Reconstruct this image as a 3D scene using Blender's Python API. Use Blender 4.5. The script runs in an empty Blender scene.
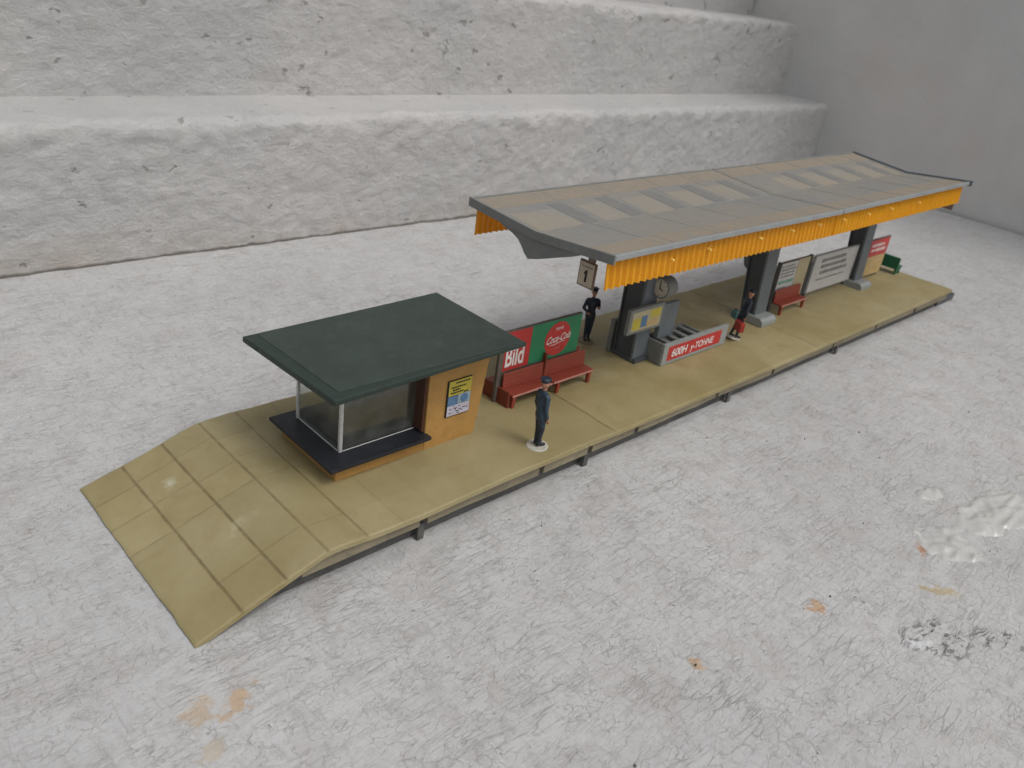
import bpy, bmesh, math, random
from mathutils import Vector, Matrix, noise
random.seed(7)
S = 0.01                      # everything below is written in centimetres (a scale model), built in metres
sc = bpy.context.scene
col = sc.collection
R = math.radians

# ------------------------------------------------------------------ materials
def nt(name):
    m = bpy.data.materials.new(name); m.use_nodes = True
    t = m.node_tree; b = t.nodes['Principled BSDF']
    return m, t, b
def coord(t, scale=(1, 1, 1)):
    tc = t.nodes.new('ShaderNodeTexCoord'); mp = t.nodes.new('ShaderNodeMapping')
    mp.inputs['Scale'].default_value = [s / S for s in scale]
    t.links.new(tc.outputs['Object'], mp.inputs['Vector'])
    return mp.outputs['Vector']
def noise_n(t, vec, scale, detail=4, rough=.6, dist=0):
    n = t.nodes.new('ShaderNodeTexNoise')
    n.inputs['Scale'].default_value = scale; n.inputs['Detail'].default_value = detail
    n.inputs['Roughness'].default_value = rough; n.inputs['Distortion'].default_value = dist
    t.links.new(vec, n.inputs['Vector']); return n.outputs['Fac']
def mrange(t, v, a, b, c=0, d=1, smooth=False):
    n = t.nodes.new('ShaderNodeMapRange'); n.clamp = True
    if smooth: n.interpolation_type = 'SMOOTHSTEP'
    for i, x in zip(('From Min', 'From Max', 'To Min', 'To Max'), (a, b, c, d)): n.inputs[i].default_value = x
    t.links.new(v, n.inputs['Value']); return n.outputs['Result']
def mth(t, op, a, b=None):
    n = t.nodes.new('ShaderNodeMath'); n.operation = op
    for i, x in enumerate((a, b)):
        if x is None: continue
        if isinstance(x, (int, float)): n.inputs[i].default_value = x
        else: t.links.new(x, n.inputs[i])
    return n.outputs[0]
def mixc(t, fac, a, b, mode='MIX'):
    n = t.nodes.new('ShaderNodeMix'); n.data_type = 'RGBA'; n.blend_type = mode
    if isinstance(fac, (int, float)): n.inputs[0].default_value = fac
    else: t.links.new(fac, n.inputs[0])
    for i, x in ((6, a), (7, b)):
        if isinstance(x, (tuple, list)): n.inputs[i].default_value = (*x[:3], 1)
        else: t.links.new(x, n.inputs[i])
    return n.outputs[2]
def bump(t, b, h, strength, dist):
    n = t.nodes.new('ShaderNodeBump'); n.inputs['Strength'].default_value = strength
    n.inputs['Distance'].default_value = dist * S
    t.links.new(h, n.inputs['Height']); t.links.new(n.outputs['Normal'], b.inputs['Normal'])
def plastic(name, c, rough=.45, var=.18, vs=1.3, dirt=(.10, .085, .06), dirt_amt=.25, bs=14, bd=.012, spec=.4, trans=0):
    m, t, b = nt(name); v = coord(t)
    n1 = noise_n(t, v, vs, 5, .65)
    c2 = [max(0, x * (1 - var)) for x in c]; c3 = [min(1, x * (1 + var)) for x in c]
    base = mixc(t, mrange(t, n1, .3, .7), c2, c3)
    n2 = noise_n(t, v, vs * 3.1, 6, .7, .6)
    base = mixc(t, mrange(t, n2, .52, .78, 0, dirt_amt), base, dirt)
    t.links.new(base, b.inputs['Base Color'])
    b.inputs['Specular IOR Level'].default_value = spec
    r = mrange(t, noise_n(t, v, vs * 2, 3), .3, .7, max(.05, rough - .08), min(1, rough + .12))
    t.links.new(r, b.inputs['Roughness'])
    bump(t, b, noise_n(t, v, bs, 4), .5, bd)
    if trans:
        b.inputs['Subsurface Weight'].default_value = 0
        tr = t.nodes.new('ShaderNodeBsdfTranslucent'); t.links.new(base, tr.inputs['Color'])
        mx = t.nodes.new('ShaderNodeMixShader'); mx.inputs[0].default_value = trans
        out = t.nodes['Material Output']
        t.links.new(b.outputs[0], mx.inputs[1]); t.links.new(tr.outputs[0], mx.inputs[2]); t.links.new(mx.outputs[0], out.inputs['Surface'])
    return m
M = {}
M['roof_green'] = plastic('roof_green', (.036, .050, .042), .5, .2, 1.2, (.12, .12, .1), .22, 20, .01, .35)
M['roof_edge'] = plastic('roof_edge', (.024, .038, .031), .45, .15, 2, (.1, .1, .08), .2, 18, .01, .35)
M['ochre'] = plastic('ochre', (.42, .235, .07), .5, .15, 1.2, (.2, .1, .03), .45, 18, .008)
M['ochre_d'] = plastic('ochre_dark', (.08, .032, .02), .5, .12, 1.2, (.1, .05, .02), .3, 18, .008)
M['shelf'] = plastic('shelf', (.016, .018, .024), .38, .2, 1.5, (.10, .10, .09), .22, 18, .008, .35)
M['clear_edge'] = plastic('clear_edge', (.56, .56, .55), .25, .1, 3, (.3, .3, .28), .3, 12, .004, .6)
M['dark_in'] = plastic('dark_inside', (.05, .052, .042), .7, .3, 1.4, (.16, .15, .1), .35, 12, .01)
M['red'] = plastic('bench_red', (.28, .056, .036), .4, .14, 1.4, (.14, .05, .03), .3, 18, .008, .45)
M['red_worn'] = plastic('bench_red_worn', (.50, .24, .20), .45, .2, 3, (.4, .1, .07), .6, 18, .008, .45)
M['red_dark'] = plastic('bench_red_dark', (.20, .045, .025), .5, .14, 1.4, (.05, .03, .02), .4, 18, .008, .4)
M['poster_red'] = plastic('poster_red', (.50, .035, .035), .38, .1, 1.4, (.5, .2, .15), .35, 14, .004)
M['poster_green'] = plastic('poster_green', (.022, .215, .10), .38, .12, 1.6, (.1, .2, .1), .25, 14, .004)
M['white_ink'] = plastic('white_ink', (.82, .77, .75), .45, .08, 3, (.6, .3, .28), .3, 14, .002)
M['board_edge'] = plastic('board_edge', (.115, .10, .085), .6, .2, 2, (.2, .16, .1), .4, 18, .01)
M['grey'] = plastic('model_grey', (.195, .205, .195), .5, .12, 1.3, (.11, .1, .07), .35, 18, .01, .4)
M['grey_l'] = plastic('model_grey_light', (.29, .31, .31), .42, .12, 1.3, (.2, .18, .12), .35, 18, .01, .4)
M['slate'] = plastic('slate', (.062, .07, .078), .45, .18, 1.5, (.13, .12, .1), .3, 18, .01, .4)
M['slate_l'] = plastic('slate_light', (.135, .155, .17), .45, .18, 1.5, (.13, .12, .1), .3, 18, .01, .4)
M['bench_green'] = plastic('bench_green', (.014, .125, .06), .4, .15, 1.6, (.03, .05, .03), .3, 18, .008, .45)
M['dark_green'] = plastic('dark_green', (.035, .05, .035), .6, .25, 2, (.1, .1, .06), .3, 18, .008)
M['cream'] = plastic('cream', (.46, .41, .26), .5, .12, 1.5, (.3, .22, .1), .35, 14, .004)
M['paper'] = plastic('paper', (.55, .55, .54), .5, .1, 1.5, (.35, .33, .3), .35, 14, .004)
M['sign_face'] = plastic('sign_face', (.50, .43, .33), .5, .12, 2.5, (.3, .2, .12), .4, 14, .004)
M['sign_rim'] = plastic('sign_rim', (.17, .12, .09), .5, .12, 2.5, (.1, .08, .05), .4, 14, .004)
M['pinkish'] = plastic('bracket_pink', (.24, .17, .17), .5, .12, 2.5, (.1, .08, .05), .4, 14, .004)
M['black_ink'] = plastic('black_ink', (.02, .02, .022), .5, .1, 3, (.1, .1, .1), .2, 14, .002)
M['grey_ink'] = plastic('grey_ink', (.18, .185, .19), .5, .15, 3, (.3, .3, .3), .3, 14, .002)
M['green_ink'] = plastic('green_ink', (.10, .33, .22), .5, .15, 3, (.3, .3, .3), .3, 14, .002)
M['yellow'] = plastic('poster_yellow', (.50, .42, .06), .42, .12, 3, (.3, .2, .05), .3, 14, .002)
M['blue'] = plastic('poster_blue', (.09, .18, .32), .42, .2, 3, (.2, .3, .4), .3, 14, .002)
M['pale_blue'] = plastic('poster_pale_blue', (.27, .36, .42), .42, .2, 3, (.5, .5, .5), .4, 14, .002)
M['lilac'] = plastic('poster_lilac', (.50, .48, .56), .42, .2, 4, (.3, .28, .3), .5, 14, .002)
M['tan'] = plastic('poster_tan', (.50, .36, .17), .42, .2, 3, (.35, .2, .1), .4, 14, .002)
M['disc'] = plastic('figure_base', (.47, .45, .39), .3, .12, 3, (.3, .25, .18), .4, 10, .01, .5)
M['navy'] = plastic('navy_cloth', (.018, .026, .042), .42, .25, 5, (.05, .06, .08), .3, 24, .006, .4)
M['blue_cloth'] = plastic('blue_cloth', (.026, .048, .072), .42, .25, 5, (.12, .22, .30), .7, 24, .006, .4)
M['skin'] = plastic('figure_skin', (.40, .19, .12), .45, .12, 6, (.2, .09, .05), .3, 24, .004, .4)
M['case_red'] = plastic('case_red', (.33, .028, .022), .4, .2, 4, (.1, .02, .02), .3, 18, .006)
M['case_teal'] = plastic('case_teal', (.07, .17, .17), .45, .2, 4, (.1, .12, .1), .3, 18, .006)
M['clock_face'] = plastic('clock_face', (.62, .58, .48), .35, .12, 4, (.25, .2, .14), .3, 18, .002)
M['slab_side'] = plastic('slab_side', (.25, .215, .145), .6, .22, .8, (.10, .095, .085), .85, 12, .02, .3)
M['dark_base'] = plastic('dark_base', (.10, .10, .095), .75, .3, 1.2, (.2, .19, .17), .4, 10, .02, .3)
M['orange'] = plastic('fascia_orange', (1.0, .55, .018), .2, .06, 1.2, (.7, .33, .01), .2, 10, .004, .7, trans=.5)
M['orange_stud'] = plastic('fascia_stud', (.95, .6, .1), .12, .05, 2, (.9, .5, .05), .1, 10, .002, .9)

# canopy roofing: thin grey plastic, dusty, tan from weathering and transmitted light painted in
def roof_mat(name, c1, c2, c3):
    m, t, b = nt(name); v = coord(t, (.45, 1, 1)); vf = coord(t)
    a = mixc(t, mrange(t, noise_n(t, v, .55, 5, .6, .4), .36, .64), c1, c2)
    a = mixc(t, mrange(t, noise_n(t, vf, 1.6, 6, .7, .8), .5, .75, 0, .6), a, c3)
    a = mixc(t, mrange(t, noise_n(t, vf, 16, 4, .7), .55, .75, 0, .25), a, (.1, .09, .08))
    t.links.new(a, b.inputs['Base Color'])
    t.links.new(mrange(t, noise_n(t, vf, 2.4, 3), .3, .7, .36, .62), b.inputs['Roughness'])
    b.inputs['Specular IOR Level'].default_value = .45
    bump(t, b, noise_n(t, vf, 7, 6), .5, .02)
    return m
M['roofing'] = roof_mat('canopy_roofing', (.222, .222, .215), (.25, .232, .20), (.29, .25, .19))
M['roofing_tan'] = roof_mat('canopy_roofing_tan', (.285, .235, .175), (.26, .23, .19), (.34, .265, .18))
M['roofing_pale'] = roof_mat('canopy_panel', (.275, .255, .22), (.30, .26, .20), (.25, .24, .22))
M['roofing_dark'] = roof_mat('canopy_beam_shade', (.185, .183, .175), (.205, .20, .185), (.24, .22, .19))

# window plastic
m, t, b = nt('window_plastic'); M['glass'] = m
tr = t.nodes.new('ShaderNodeBsdfTransparent'); tr.inputs[0].default_value = (.82, .84, .81, 1)
gl = t.nodes.new('ShaderNodeBsdfGlossy'); gl.inputs['Roughness'].default_value = .12
df = t.nodes.new('ShaderNodeBsdfDiffuse'); df.inputs[0].default_value = (.3, .31, .28, 1)
v = coord(t)
mx = t.nodes.new('ShaderNodeMixShader'); mx2 = t.nodes.new('ShaderNodeMixShader')
mx.inputs[0].default_value = .10
t.links.new(tr.outputs[0], mx.inputs[1]); t.links.new(gl.outputs[0], mx.inputs[2])
t.links.new(mrange(t, noise_n(t, v, 1.1, 5, .6), .4, .75, .06, .28), mx2.inputs[0])
t.links.new(mx.outputs[0], mx2.inputs[1]); t.links.new(df.outputs[0], mx2.inputs[2])
t.links.new(mx2.outputs[0], t.nodes['Material Output'].inputs['Surface'])

# platform slabs: tan plastic with dirt in the scored joints (vertex attribute 'joint')
m, t, b = nt('platform_slab'); M['slab'] = m; v = coord(t)
a = mixc(t, mrange(t, noise_n(t, v, .38, 5, .62, .3), .33, .67), (.285, .232, .105), (.375, .32, .178))
a = mixc(t, mrange(t, noise_n(t, v, .9, 6, .7, .8), .5, .78, 0, .55), a, (.235, .18, .075))
a = mixc(t, mrange(t, noise_n(t, v, 2.2, 6, .75, 1.2), .62, .8, 0, .5), a, (.42, .39, .29))
a = mixc(t, mrange(t, noise_n(t, v, 22, 3, .6), .6, .8, 0, .3), a, (.2, .15, .07))
at = t.nodes.new('ShaderNodeAttribute'); at.attribute_name = 'joint'
tn = t.nodes.new('ShaderNodeAttribute'); tn.attribute_name = 'tone'
a = mixc(t, mrange(t, tn.outputs['Fac'], 0, 1, .0, .28), a, (.215, .185, .10))
jn = mth(t, 'MULTIPLY', at.outputs['Fac'], mrange(t, noise_n(t, v, 2.6, 4, .7), .3, .62, .35, 1))
a = mixc(t, jn, a, (.11, .068, .028))
# whitish scuff on the ramp
def blob(t, v, cx, cy, ra, rb, ang=0, wob=.8, ns=1.6, soft=.35, cz=0):
    mp = t.nodes.new('ShaderNodeMapping'); mp.vector_type = 'TEXTURE'
    mp.inputs['Location'].default_value = (cx, cy, cz); mp.inputs['Rotation'].default_value = (0, 0, R(ang))
    mp.inputs['Scale'].default_value = (ra, rb, max(ra, rb) * 3)
    t.links.new(v, mp.inputs['Vector'])
    ln = t.nodes.new('ShaderNodeVectorMath'); ln.operation = 'LENGTH'; t.links.new(mp.outputs[0], ln.inputs[0])
    n = noise_n(t, v, ns, 5, .65)
    s = mth(t, 'ADD', ln.outputs['Value'], mth(t, 'MULTIPLY', mth(t, 'SUBTRACT', n, .5), wob * 3))
    return mrange(t, s, 1, 1 - soft, 0, 1, True)
a = mixc(t, mth(t, 'MULTIPLY', blob(t, v, 1.55, 4.65, .26, .34, 0, .8, 3, .9), .55), a, (.62, .60, .50))
a = mixc(t, mth(t, 'MULTIPLY', blob(t, v, 2.1, 2.2, .6, .3, 20, 1.0, 3, .9), .2), a, (.58, .54, .42))
t.links.new(a, b.inputs['Base Color'])
t.links.new(mrange(t, noise_n(t, v, 1.3, 4), .3, .7, .38, .6), b.inputs['Roughness'])
b.inputs['Specular IOR Level'].default_value = .35
bump(t, b, noise_n(t, v, 12, 5), .5, .015)

# painted masonry
def painted(name, kind):
    m, t, b = nt(name); v = coord(t)
    streak = coord(t, (.22, 1.6, 1) if kind == 'ground' else (.35, 1, 1.3))
    streakf = coord(t, (.10, 1.9, 1))
    A, B, Cc = ((.50, .503, .505), (.565, .565, .562), (.45, .442, .436)) if kind == 'ground' else (((.49, .49, .485), (.55, .54, .53), (.44, .43, .415)) if kind == 'step' else ((.60, .60, .59), (.65, .64, .62), (.58, .56, .54)))
    a = mixc(t, mrange(t, noise_n(t, v, .11, 5, .6), .35, .65), A, B)
    a = mixc(t, mrange(t, noise_n(t, v, .55, 6, .7, .5), .5, .75, 0, .5), a, Cc)
    if kind == 'wall':
        a = mixc(t, mrange(t, noise_n(t, v, .09, 4, .6), .45, .7, 0, .5), a, (.60, .55, .51))
    # fine hairline cracks
    vo = t.nodes.new('ShaderNodeTexVoronoi'); vo.feature = 'DISTANCE_TO_EDGE'
    wn = t.nodes.new('ShaderNodeTexNoise'); wn.inputs['Scale'].default_value = 1.8; wn.inputs['Detail'].default_value = 5
    t.links.new(streak, wn.inputs['Vector'])
    wv = t.nodes.new('ShaderNodeVectorMath'); wv.operation = 'MULTIPLY_ADD'
    t.links.new(wn.outputs['Color'], wv.inputs[0]); wv.inputs[1].default_value = (1.5, 1.5, 1.5); t.links.new(streak, wv.inputs[2])
    t.links.new(wv.outputs[0], vo.inputs['Vector']); vo.inputs['Scale'].default_value = 1.5
    crack = mrange(t, vo.outputs['Distance'], .0, .05, 1, 0)
    cmask = mth(t, 'MULTIPLY', crack, mrange(t, noise_n(t, v, .5, 5, .7), .44, .66))
    grain = mrange(t, noise_n(t, streakf, 3.2, 6, .72, .4), .54, .72)
    grmask = mth(t, 'MULTIPLY', grain, mrange(t, noise_n(t, v, .18, 4, .6), .36, .6))
    fine = noise_n(t, v, 5.5, 8, .78)
    specks = mth(t, 'MULTIPLY', mrange(t, noise_n(t, v, 2.4, 4, .6), .67, .75), mrange(t, noise_n(t, v, .33, 3, .6), .45, .6))
    if kind == 'ground':
        a = mixc(t, mth(t, 'MULTIPLY', grmask, .22), a, (.27, .25, .235))
        a = mixc(t, mrange(t, noise_n(t, coord(t, (.7, 1.1, 1)), 1.6, 8, .78, .7), .50, .68, 0, .42), a, (.29, .28, .272))
        a = mixc(t, mrange(t, noise_n(t, v, 1.5, 7, .75, .7), .56, .7, 0, .35), a, (.62, .615, .605))
        a = mixc(t, mth(t, 'MULTIPLY', cmask, .6), a, (.22, .205, .195))
        st1 = noise_n(t, coord(t, (.35, 3.4, 1)), 2.2, 6, .7, .3)
        a = mixc(t, mrange(t, st1, .52, .70, 0, .20), a, (.27, .26, .25))
        a = mixc(t, mrange(t, noise_n(t, coord(t, (2.2, .6, 1)), 2.4, 6, .75, .8), .53, .68, 0, .35), a, (.22, .21, .20))
        a = mixc(t, mrange(t, noise_n(t, v, 7, 6, .8), .5, .72, 0, .3), a, (.60, .595, .59))
        crk = None
        for sx_, sy_, wd, off, lo, hi in ((1.3, 3.4, .026, 0, .47, .62), (2.6, 5.6, .045, 7, .44, .6), (4.2, 3.6, .045, 3, .50, .62)):
            cvv = coord(t, (sx_, sy_, 1))
            wn2 = t.nodes.new('ShaderNodeTexNoise'); wn2.inputs['Scale'].default_value = 1.3; wn2.inputs['Detail'].default_value = 4; t.links.new(cvv, wn2.inputs['Vector'])
            wv2 = t.nodes.new('ShaderNodeVectorMath'); wv2.operation = 'MULTIPLY_ADD'; wv2.inputs[1].default_value = (1.3, 1.3, 0)
            t.links.new(wn2.outputs['Color'], wv2.inputs[0]); t.links.new(cvv, wv2.inputs[2])
            vv = t.nodes.new('ShaderNodeTexVoronoi'); vv.feature = 'DISTANCE_TO_EDGE'; vv.voronoi_dimensions = '2D'; vv.inputs['Scale'].default_value = 1.0
            t.links.new(wv2.outputs[0], vv.inputs['Vector'])
            c_ = mth(t, 'MULTIPLY', mrange(t, vv.outputs['Distance'], 0, wd, 1, 0), mrange(t, noise_n(t, v, .8 + off * .13, 5, .75), lo, hi))
            crk = c_ if crk is None else mth(t, 'MAXIMUM', crk, c_)
        a = mixc(t, mth(t, 'MULTIPLY', crk, .5), a, (.26, .235, .215))
        a = mixc(t, mrange(t, noise_n(t, v, .6, 6, .75, .6), .52, .70, 0, .5), a, (.44, .395, .37))
    else:
        a = mixc(t, mth(t, 'MULTIPLY', cmask, .18 if kind == 'step' else .03), a, (.25, .24, .225))
    a = mixc(t, mrange(t, fine, .32, .46, .36 if kind != 'wall' else .2, 0), a, (.25, .24, .235))
    if kind != 'wall': a = mixc(t, mth(t, 'MULTIPLY', specks, .6), a, (.17, .16, .15))
    H = mth(t, 'ADD', mth(t, 'MULTIPLY', fine, .9 if kind == 'ground' else .7), mth(t, 'MULTIPLY', noise_n(t, v, 1.1, 5, .6), .8))
    if kind == 'ground':
        H = mth(t, 'SUBTRACT', H, mth(t, 'MULTIPLY', crk, .5))
        H = mth(t, 'SUBTRACT', H, mth(t, 'MULTIPLY', grmask, .12)); H = mth(t, 'SUBTRACT', H, mth(t, 'MULTIPLY', cmask, .35))
    if kind == 'step':
        wr = noise_n(t, coord(t, (.8, 1, 1.3)), 2.4, 7, .72, .5)
        H = mth(t, 'ADD', H, mth(t, 'MULTIPLY', wr, 1.6))
        pits = mth(t, 'MULTIPLY', mrange(t, noise_n(t, coord(t, (.75, 1, 1)), 1.5, 4, .6), .655, .70), 1)
        H = mth(t, 'SUBTRACT', H, mth(t, 'MULTIPLY', pits, 1.6))
        a = mixc(t, mth(t, 'MULTIPLY', pits, .55), a, (.2, .19, .17))
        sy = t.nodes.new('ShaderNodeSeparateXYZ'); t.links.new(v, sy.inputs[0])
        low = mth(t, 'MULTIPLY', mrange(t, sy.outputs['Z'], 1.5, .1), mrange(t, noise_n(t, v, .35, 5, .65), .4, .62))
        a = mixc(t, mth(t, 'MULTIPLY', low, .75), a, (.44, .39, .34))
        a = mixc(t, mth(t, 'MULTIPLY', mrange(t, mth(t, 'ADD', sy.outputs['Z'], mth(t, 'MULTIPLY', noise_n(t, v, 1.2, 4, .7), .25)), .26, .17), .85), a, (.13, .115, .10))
    H = mth(t, 'SUBTRACT', H, mth(t, 'MULTIPLY', specks, .8))
    rough = mrange(t, noise_n(t, v, .7, 4), .3, .7, .48, .72)
    if kind == 'ground':
        def put(a, f, c, amt): return mixc(t, mth(t, 'MULTIPLY', f, amt), a, c)
        a = put(a, blob(t, v, -.62, -1.40, .46, .34, 30, 1.0, 3.5, .7), (.50, .385, .27), .75)
        a = put(a, blob(t, v, .02, -1.62, .55, .26, 35, 1.0, 3.5, .6), (.52, .37, .23), .8)
        a = put(a, blob(t, v, -.75, -2.3, .34, .2, 20, 1.0, 3.6, .6), (.50, .40, .27), .5)
        a = put(a, blob(t, v, 11.94, -6.97, .24, .30, 60, 1.1, 4.5, .5), (.50, .30, .15), .75)
        a = put(a, blob(t, v, 8.02, -6.25, .17, .2, 40, 1.1, 6, .5), (.50, .32, .17), .7)
        a = put(a, blob(t, v, 15.25, -8.65, .6, .22, -50, 1.0, 3.5, .6), (.46, .36, .19), .75)
        a = put(a, blob(t, v, 16.7, -7.6, .4, .2, 20, 1.0, 4.5, .6), (.42, .20, .10), .8)
        a = put(a, blob(t, v, 10.1, 1.0, .01, .01), (.5, .4, .3), 0)
        # crazed black cracks near the front right
        area = blob(t, v, 13.3, -9.25, 1.15, .8, -20, .4, 1.2, .7)
        area2 = blob(t, v, 14.7, -10.2, 1.1, .45, -40, .5, 1.2, .7)
        ar = mth(t, 'MAXIMUM', area, area2)
        ck = mrange(t, noise_n(t, coord(t, (.8, 2.4, 1)), 2.0, 5, .7, 1.2), .535, .60)
        ckm = mth(t, 'MULTIPLY', ar, ck)
        a = put(a, ckm, (.05, .045, .04), .9)
        a = put(a, blob(t, v, 12.9, -9.1, .55, .2, -20, 1.1, 3.0, .6), (.70, .71, .72), .8)
        # thick glossy drips of paint
        H = mth(t, 'SUBTRACT', H, mth(t, 'MULTIPLY', ckm, 1.5))
    t.links.new(a, b.inputs['Base Color']); t.links.new(rough, b.inputs['Roughness'])
    b.inputs['Specular IOR Level'].default_value = .35
    bump(t, b, H, .6 if kind != 'wall' else .35, .085 if kind == 'ground' else (.16 if kind == 'step' else .06))
    return m
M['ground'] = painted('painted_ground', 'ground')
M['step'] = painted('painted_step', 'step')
M['wall'] = painted('painted_wall', 'wall')

# ------------------------------------------------------------------ mesh helpers
ORG = {}
class MB:
    def __init__(s): s.v = []; s.f = []; s.mi = []
    def add(s, vs, fs, mi=0):
        o = len(s.v); s.v += [tuple(v) for v in vs]; s.f += [tuple(i + o for i in f) for f in fs]; s.mi += [mi] * len(fs); return s
    def hexa(s, p, mi=0):        # 8 points: bottom 4 ccw, top 4 ccw
        return s.add(p, [(3, 2, 1, 0), (4, 5, 6, 7), (0, 1, 5, 4), (1, 2, 6, 5), (2, 3, 7, 6), (3, 0, 4, 7)], mi)
    def box(s, x0, x1, y0, y1, z0, z1, mi=0):
        return s.hexa([(x0, y0, z0), (x1, y0, z0), (x1, y1, z0), (x0, y1, z0), (x0, y0, z1), (x1, y0, z1), (x1, y1, z1), (x0, y1, z1)], mi)
    def prism(s, poly, axis, a, b, mi=0):   # poly in the two other axes
        def P(q, c):
            return (c, q[0], q[1]) if axis == 0 else ((q[0], c, q[1]) if axis == 1 else (q[0], q[1], c))
        n = len(poly)
        return s.add([P(q, a) for q in poly] + [P(q, b) for q in poly],
                     [tuple(range(n))[::-1], tuple(range(n, 2 * n))] + [(i, (i + 1) % n, (i + 1) % n + n, i + n) for i in range(n)], mi)
    def cyl(s, c, ax, r, h, n=28, r2=None, mi=0):
        ax = Vector(ax).normalized(); u = ax.orthogonal().normalized(); w = ax.cross(u); r2 = r if r2 is None else r2; c = Vector(c)
        vs = [c + (u * math.cos(2 * math.pi * i / n) + w * math.sin(2 * math.pi * i / n)) * r for i in range(n)]
        vs += [c + ax * h + (u * math.cos(2 * math.pi * i / n) + w * math.sin(2 * math.pi * i / n)) * r2 for i in range(n)]
        return s.add(vs, [tuple(range(n))[::-1], tuple(range(n, 2 * n))] + [(i, (i + 1) % n, (i + 1) % n + n, i + n) for i in range(n)], mi)
    def build(s, name, mat, parent=None, bevel=.012, seg=2, smooth=False, org=None):
        o0 = Vector(org) if org else (ORG[parent.name] if parent else Vector((0, 0, 0)))
        me = bpy.data.meshes.new(name)
        me.from_pydata([((Vector(v) - o0) * S)[:] for v in s.v], [], s.f)
        for mm in (mat if isinstance(mat, list) else [mat]): me.materials.append(mm)
        for p, i in zip(me.polygons, s.mi): p.material_index = i; p.use_smooth = smooth
        bm = bmesh.new(); bm.from_mesh(me); bmesh.ops.recalc_face_normals(bm, faces=bm.faces[:]); bm.to_mesh(me); bm.free()
        o = bpy.data.objects.new(name, me); col.objects.link(o)
        ORG[o.name] = o0
        if parent:
            o.parent = parent
        else: o.location = o0 * S
        if bevel:
            bv = o.modifiers.new('bevel', 'BEVEL'); bv.width = bevel * S; bv.segments = seg; bv.limit_method = 'ANGLE'; bv.angle_limit = R(40)
        return o
def tag(o, label=None, cat=None, group=None, kind=None):
    if label: o['label'] = label
    if cat: o['category'] = cat
    if group: o['group'] = group
    if kind: o['kind'] = kind
    return o
def empty(name, loc, label, cat, group=None):
    o = bpy.data.objects.new(name, None); col.objects.link(o); o.location = Vector(loc) * S; o.empty_display_size = .005
    ORG[o.name] = Vector(loc); return tag(o, label, cat, group)
def bx(name, mat, parent, *b, bevel=.012): return MB().box(*b).build(name, mat, parent, bevel)

def text_mb(txt, org, u, v, size, shear=0, bold=0, depth=.006, xs=1.0, align='LEFT'):
    """flat lettering laid on a plane with axes u (reading direction) and v (up)"""
    cu = bpy.data.curves.new('t', 'FONT'); cu.body = txt; cu.size = 1; cu.offset = bold; cu.shear = shear; cu.align_x = align
    o = bpy.data.objects.new('t', cu); col.objects.link(o)
    dg = bpy.context.evaluated_depsgraph_get(); me = o.evaluated_get(dg).to_mesh()
    u = Vector(u); v = Vector(v); n = u.cross(v).normalized(); org = Vector(org) + n * depth
    mb = MB(); mb.add([org + u * p.co.x * size * xs + v * p.co.y * size for p in me.vertices], [tuple(p.vertices) for p in me.polygons])
    o.evaluated_get(dg).to_mesh_clear(); bpy.data.objects.remove(o); bpy.data.curves.remove(cu)
    return mb
def quad_on(mb, y, x0, x1, z0, z1, d=.006): # slab facing -y
    mb.box(x0, x1, y - d, y + .002, z0, z1)

# ------------------------------------------------------------------ the setting
def fbm(p, f, o=4): return noise.fractal(Vector(p) * f, .9, 2.0, o)
gx0, gx1, gy0, gy1 = -70, 61.9, -70, 20.32
g = MB()
xs = [gx0, -40, -20] + [i * .5 for i in range(-20, 124)] ; ys = [gy0, -50, -30] + [-20 + i * .5 for i in range(0, 81)] + [20.4]
vs = []
for y in ys:
    for x in xs: vs.append((x, y, min(0, .05 * fbm((x, y, 3), .22, 3)) - .012 if not (-1 < x < 40 and -1 < y < 7.5) else -.004))
n = len(xs)
g.add(vs, [(j * n + i, j * n + i + 1, (j + 1) * n + i + 1, (j + 1) * n + i) for j in range(len(ys) - 1) for i in range(n - 1)])
tag(g.build('ground', M['ground'], None, 0, smooth=True), kind='structure')

def step_part(k, parent):
    y0 = 20.26 + k * 4.46; z0 = k * 5.42; Hh = 5.40; rr = .5
    prof = []
    nb = 44 if k < 2 else 20
    for i in range(nb): prof.append((0, -.6 + (Hh - rr + .6) * i / nb, (0, -1)))
    for i in range(1, 9):
        a = math.pi / 2 * i / 8; prof.append((rr - rr * math.cos(a), Hh - rr + rr * math.sin(a), (math.sin(a), -math.cos(a))))
    for i in range(1, 16): prof.append((rr + (6.2 - rr) * i / 15, Hh, (1, 0)))
    du = .15 if k < 2 else .4
    us = [-12 + i * du for i in range(int(74.2 / du))]
    mb = MB(); vs = []
    for q, (dy, dz, nrm) in enumerate(prof):
        for x in us:
            p = Vector((x, y0 + dy, z0 + dz))
            edge = max(0, 1 - abs(dz - (Hh - .25)) / .9) * max(0, 1 - dy / 1.0)
            d = .07 * fbm(p + Vector((0, 0, 7 * k)), .45, 4) + .045 * fbm(p, 1.8, 5) + .16 * edge * fbm(p + Vector((9, 0, 0)), 1.0, 5) - .16 * max(0, fbm(p + Vector((3, 0, 5)), 1.35, 3) - .62)
            if nrm == (1, 0): d *= .4
            if dz < 0: d *= .5
            vs.append((x, p.y + nrm[1] * d, p.z + nrm[0] * d))
    n = len(us); mb.add(vs, [(j * n + i, j * n + i + 1, (j + 1) * n + i + 1, (j + 1) * n + i) for j in range(len(prof) - 1) for i in range(n - 1)])
    return mb.build('step', M['step'], parent, 0, smooth=True)
stairs = empty('staircase', (0, 20.3, 0), 'white painted masonry steps with rough pitted faces behind the model platform', 'stairs')
for k in range(4): step_part(k, stairs)
wl = empty('wall', (61.8, 0, 0), 'smooth pale grey painted wall closing off the steps at the right', 'wall')
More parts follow.
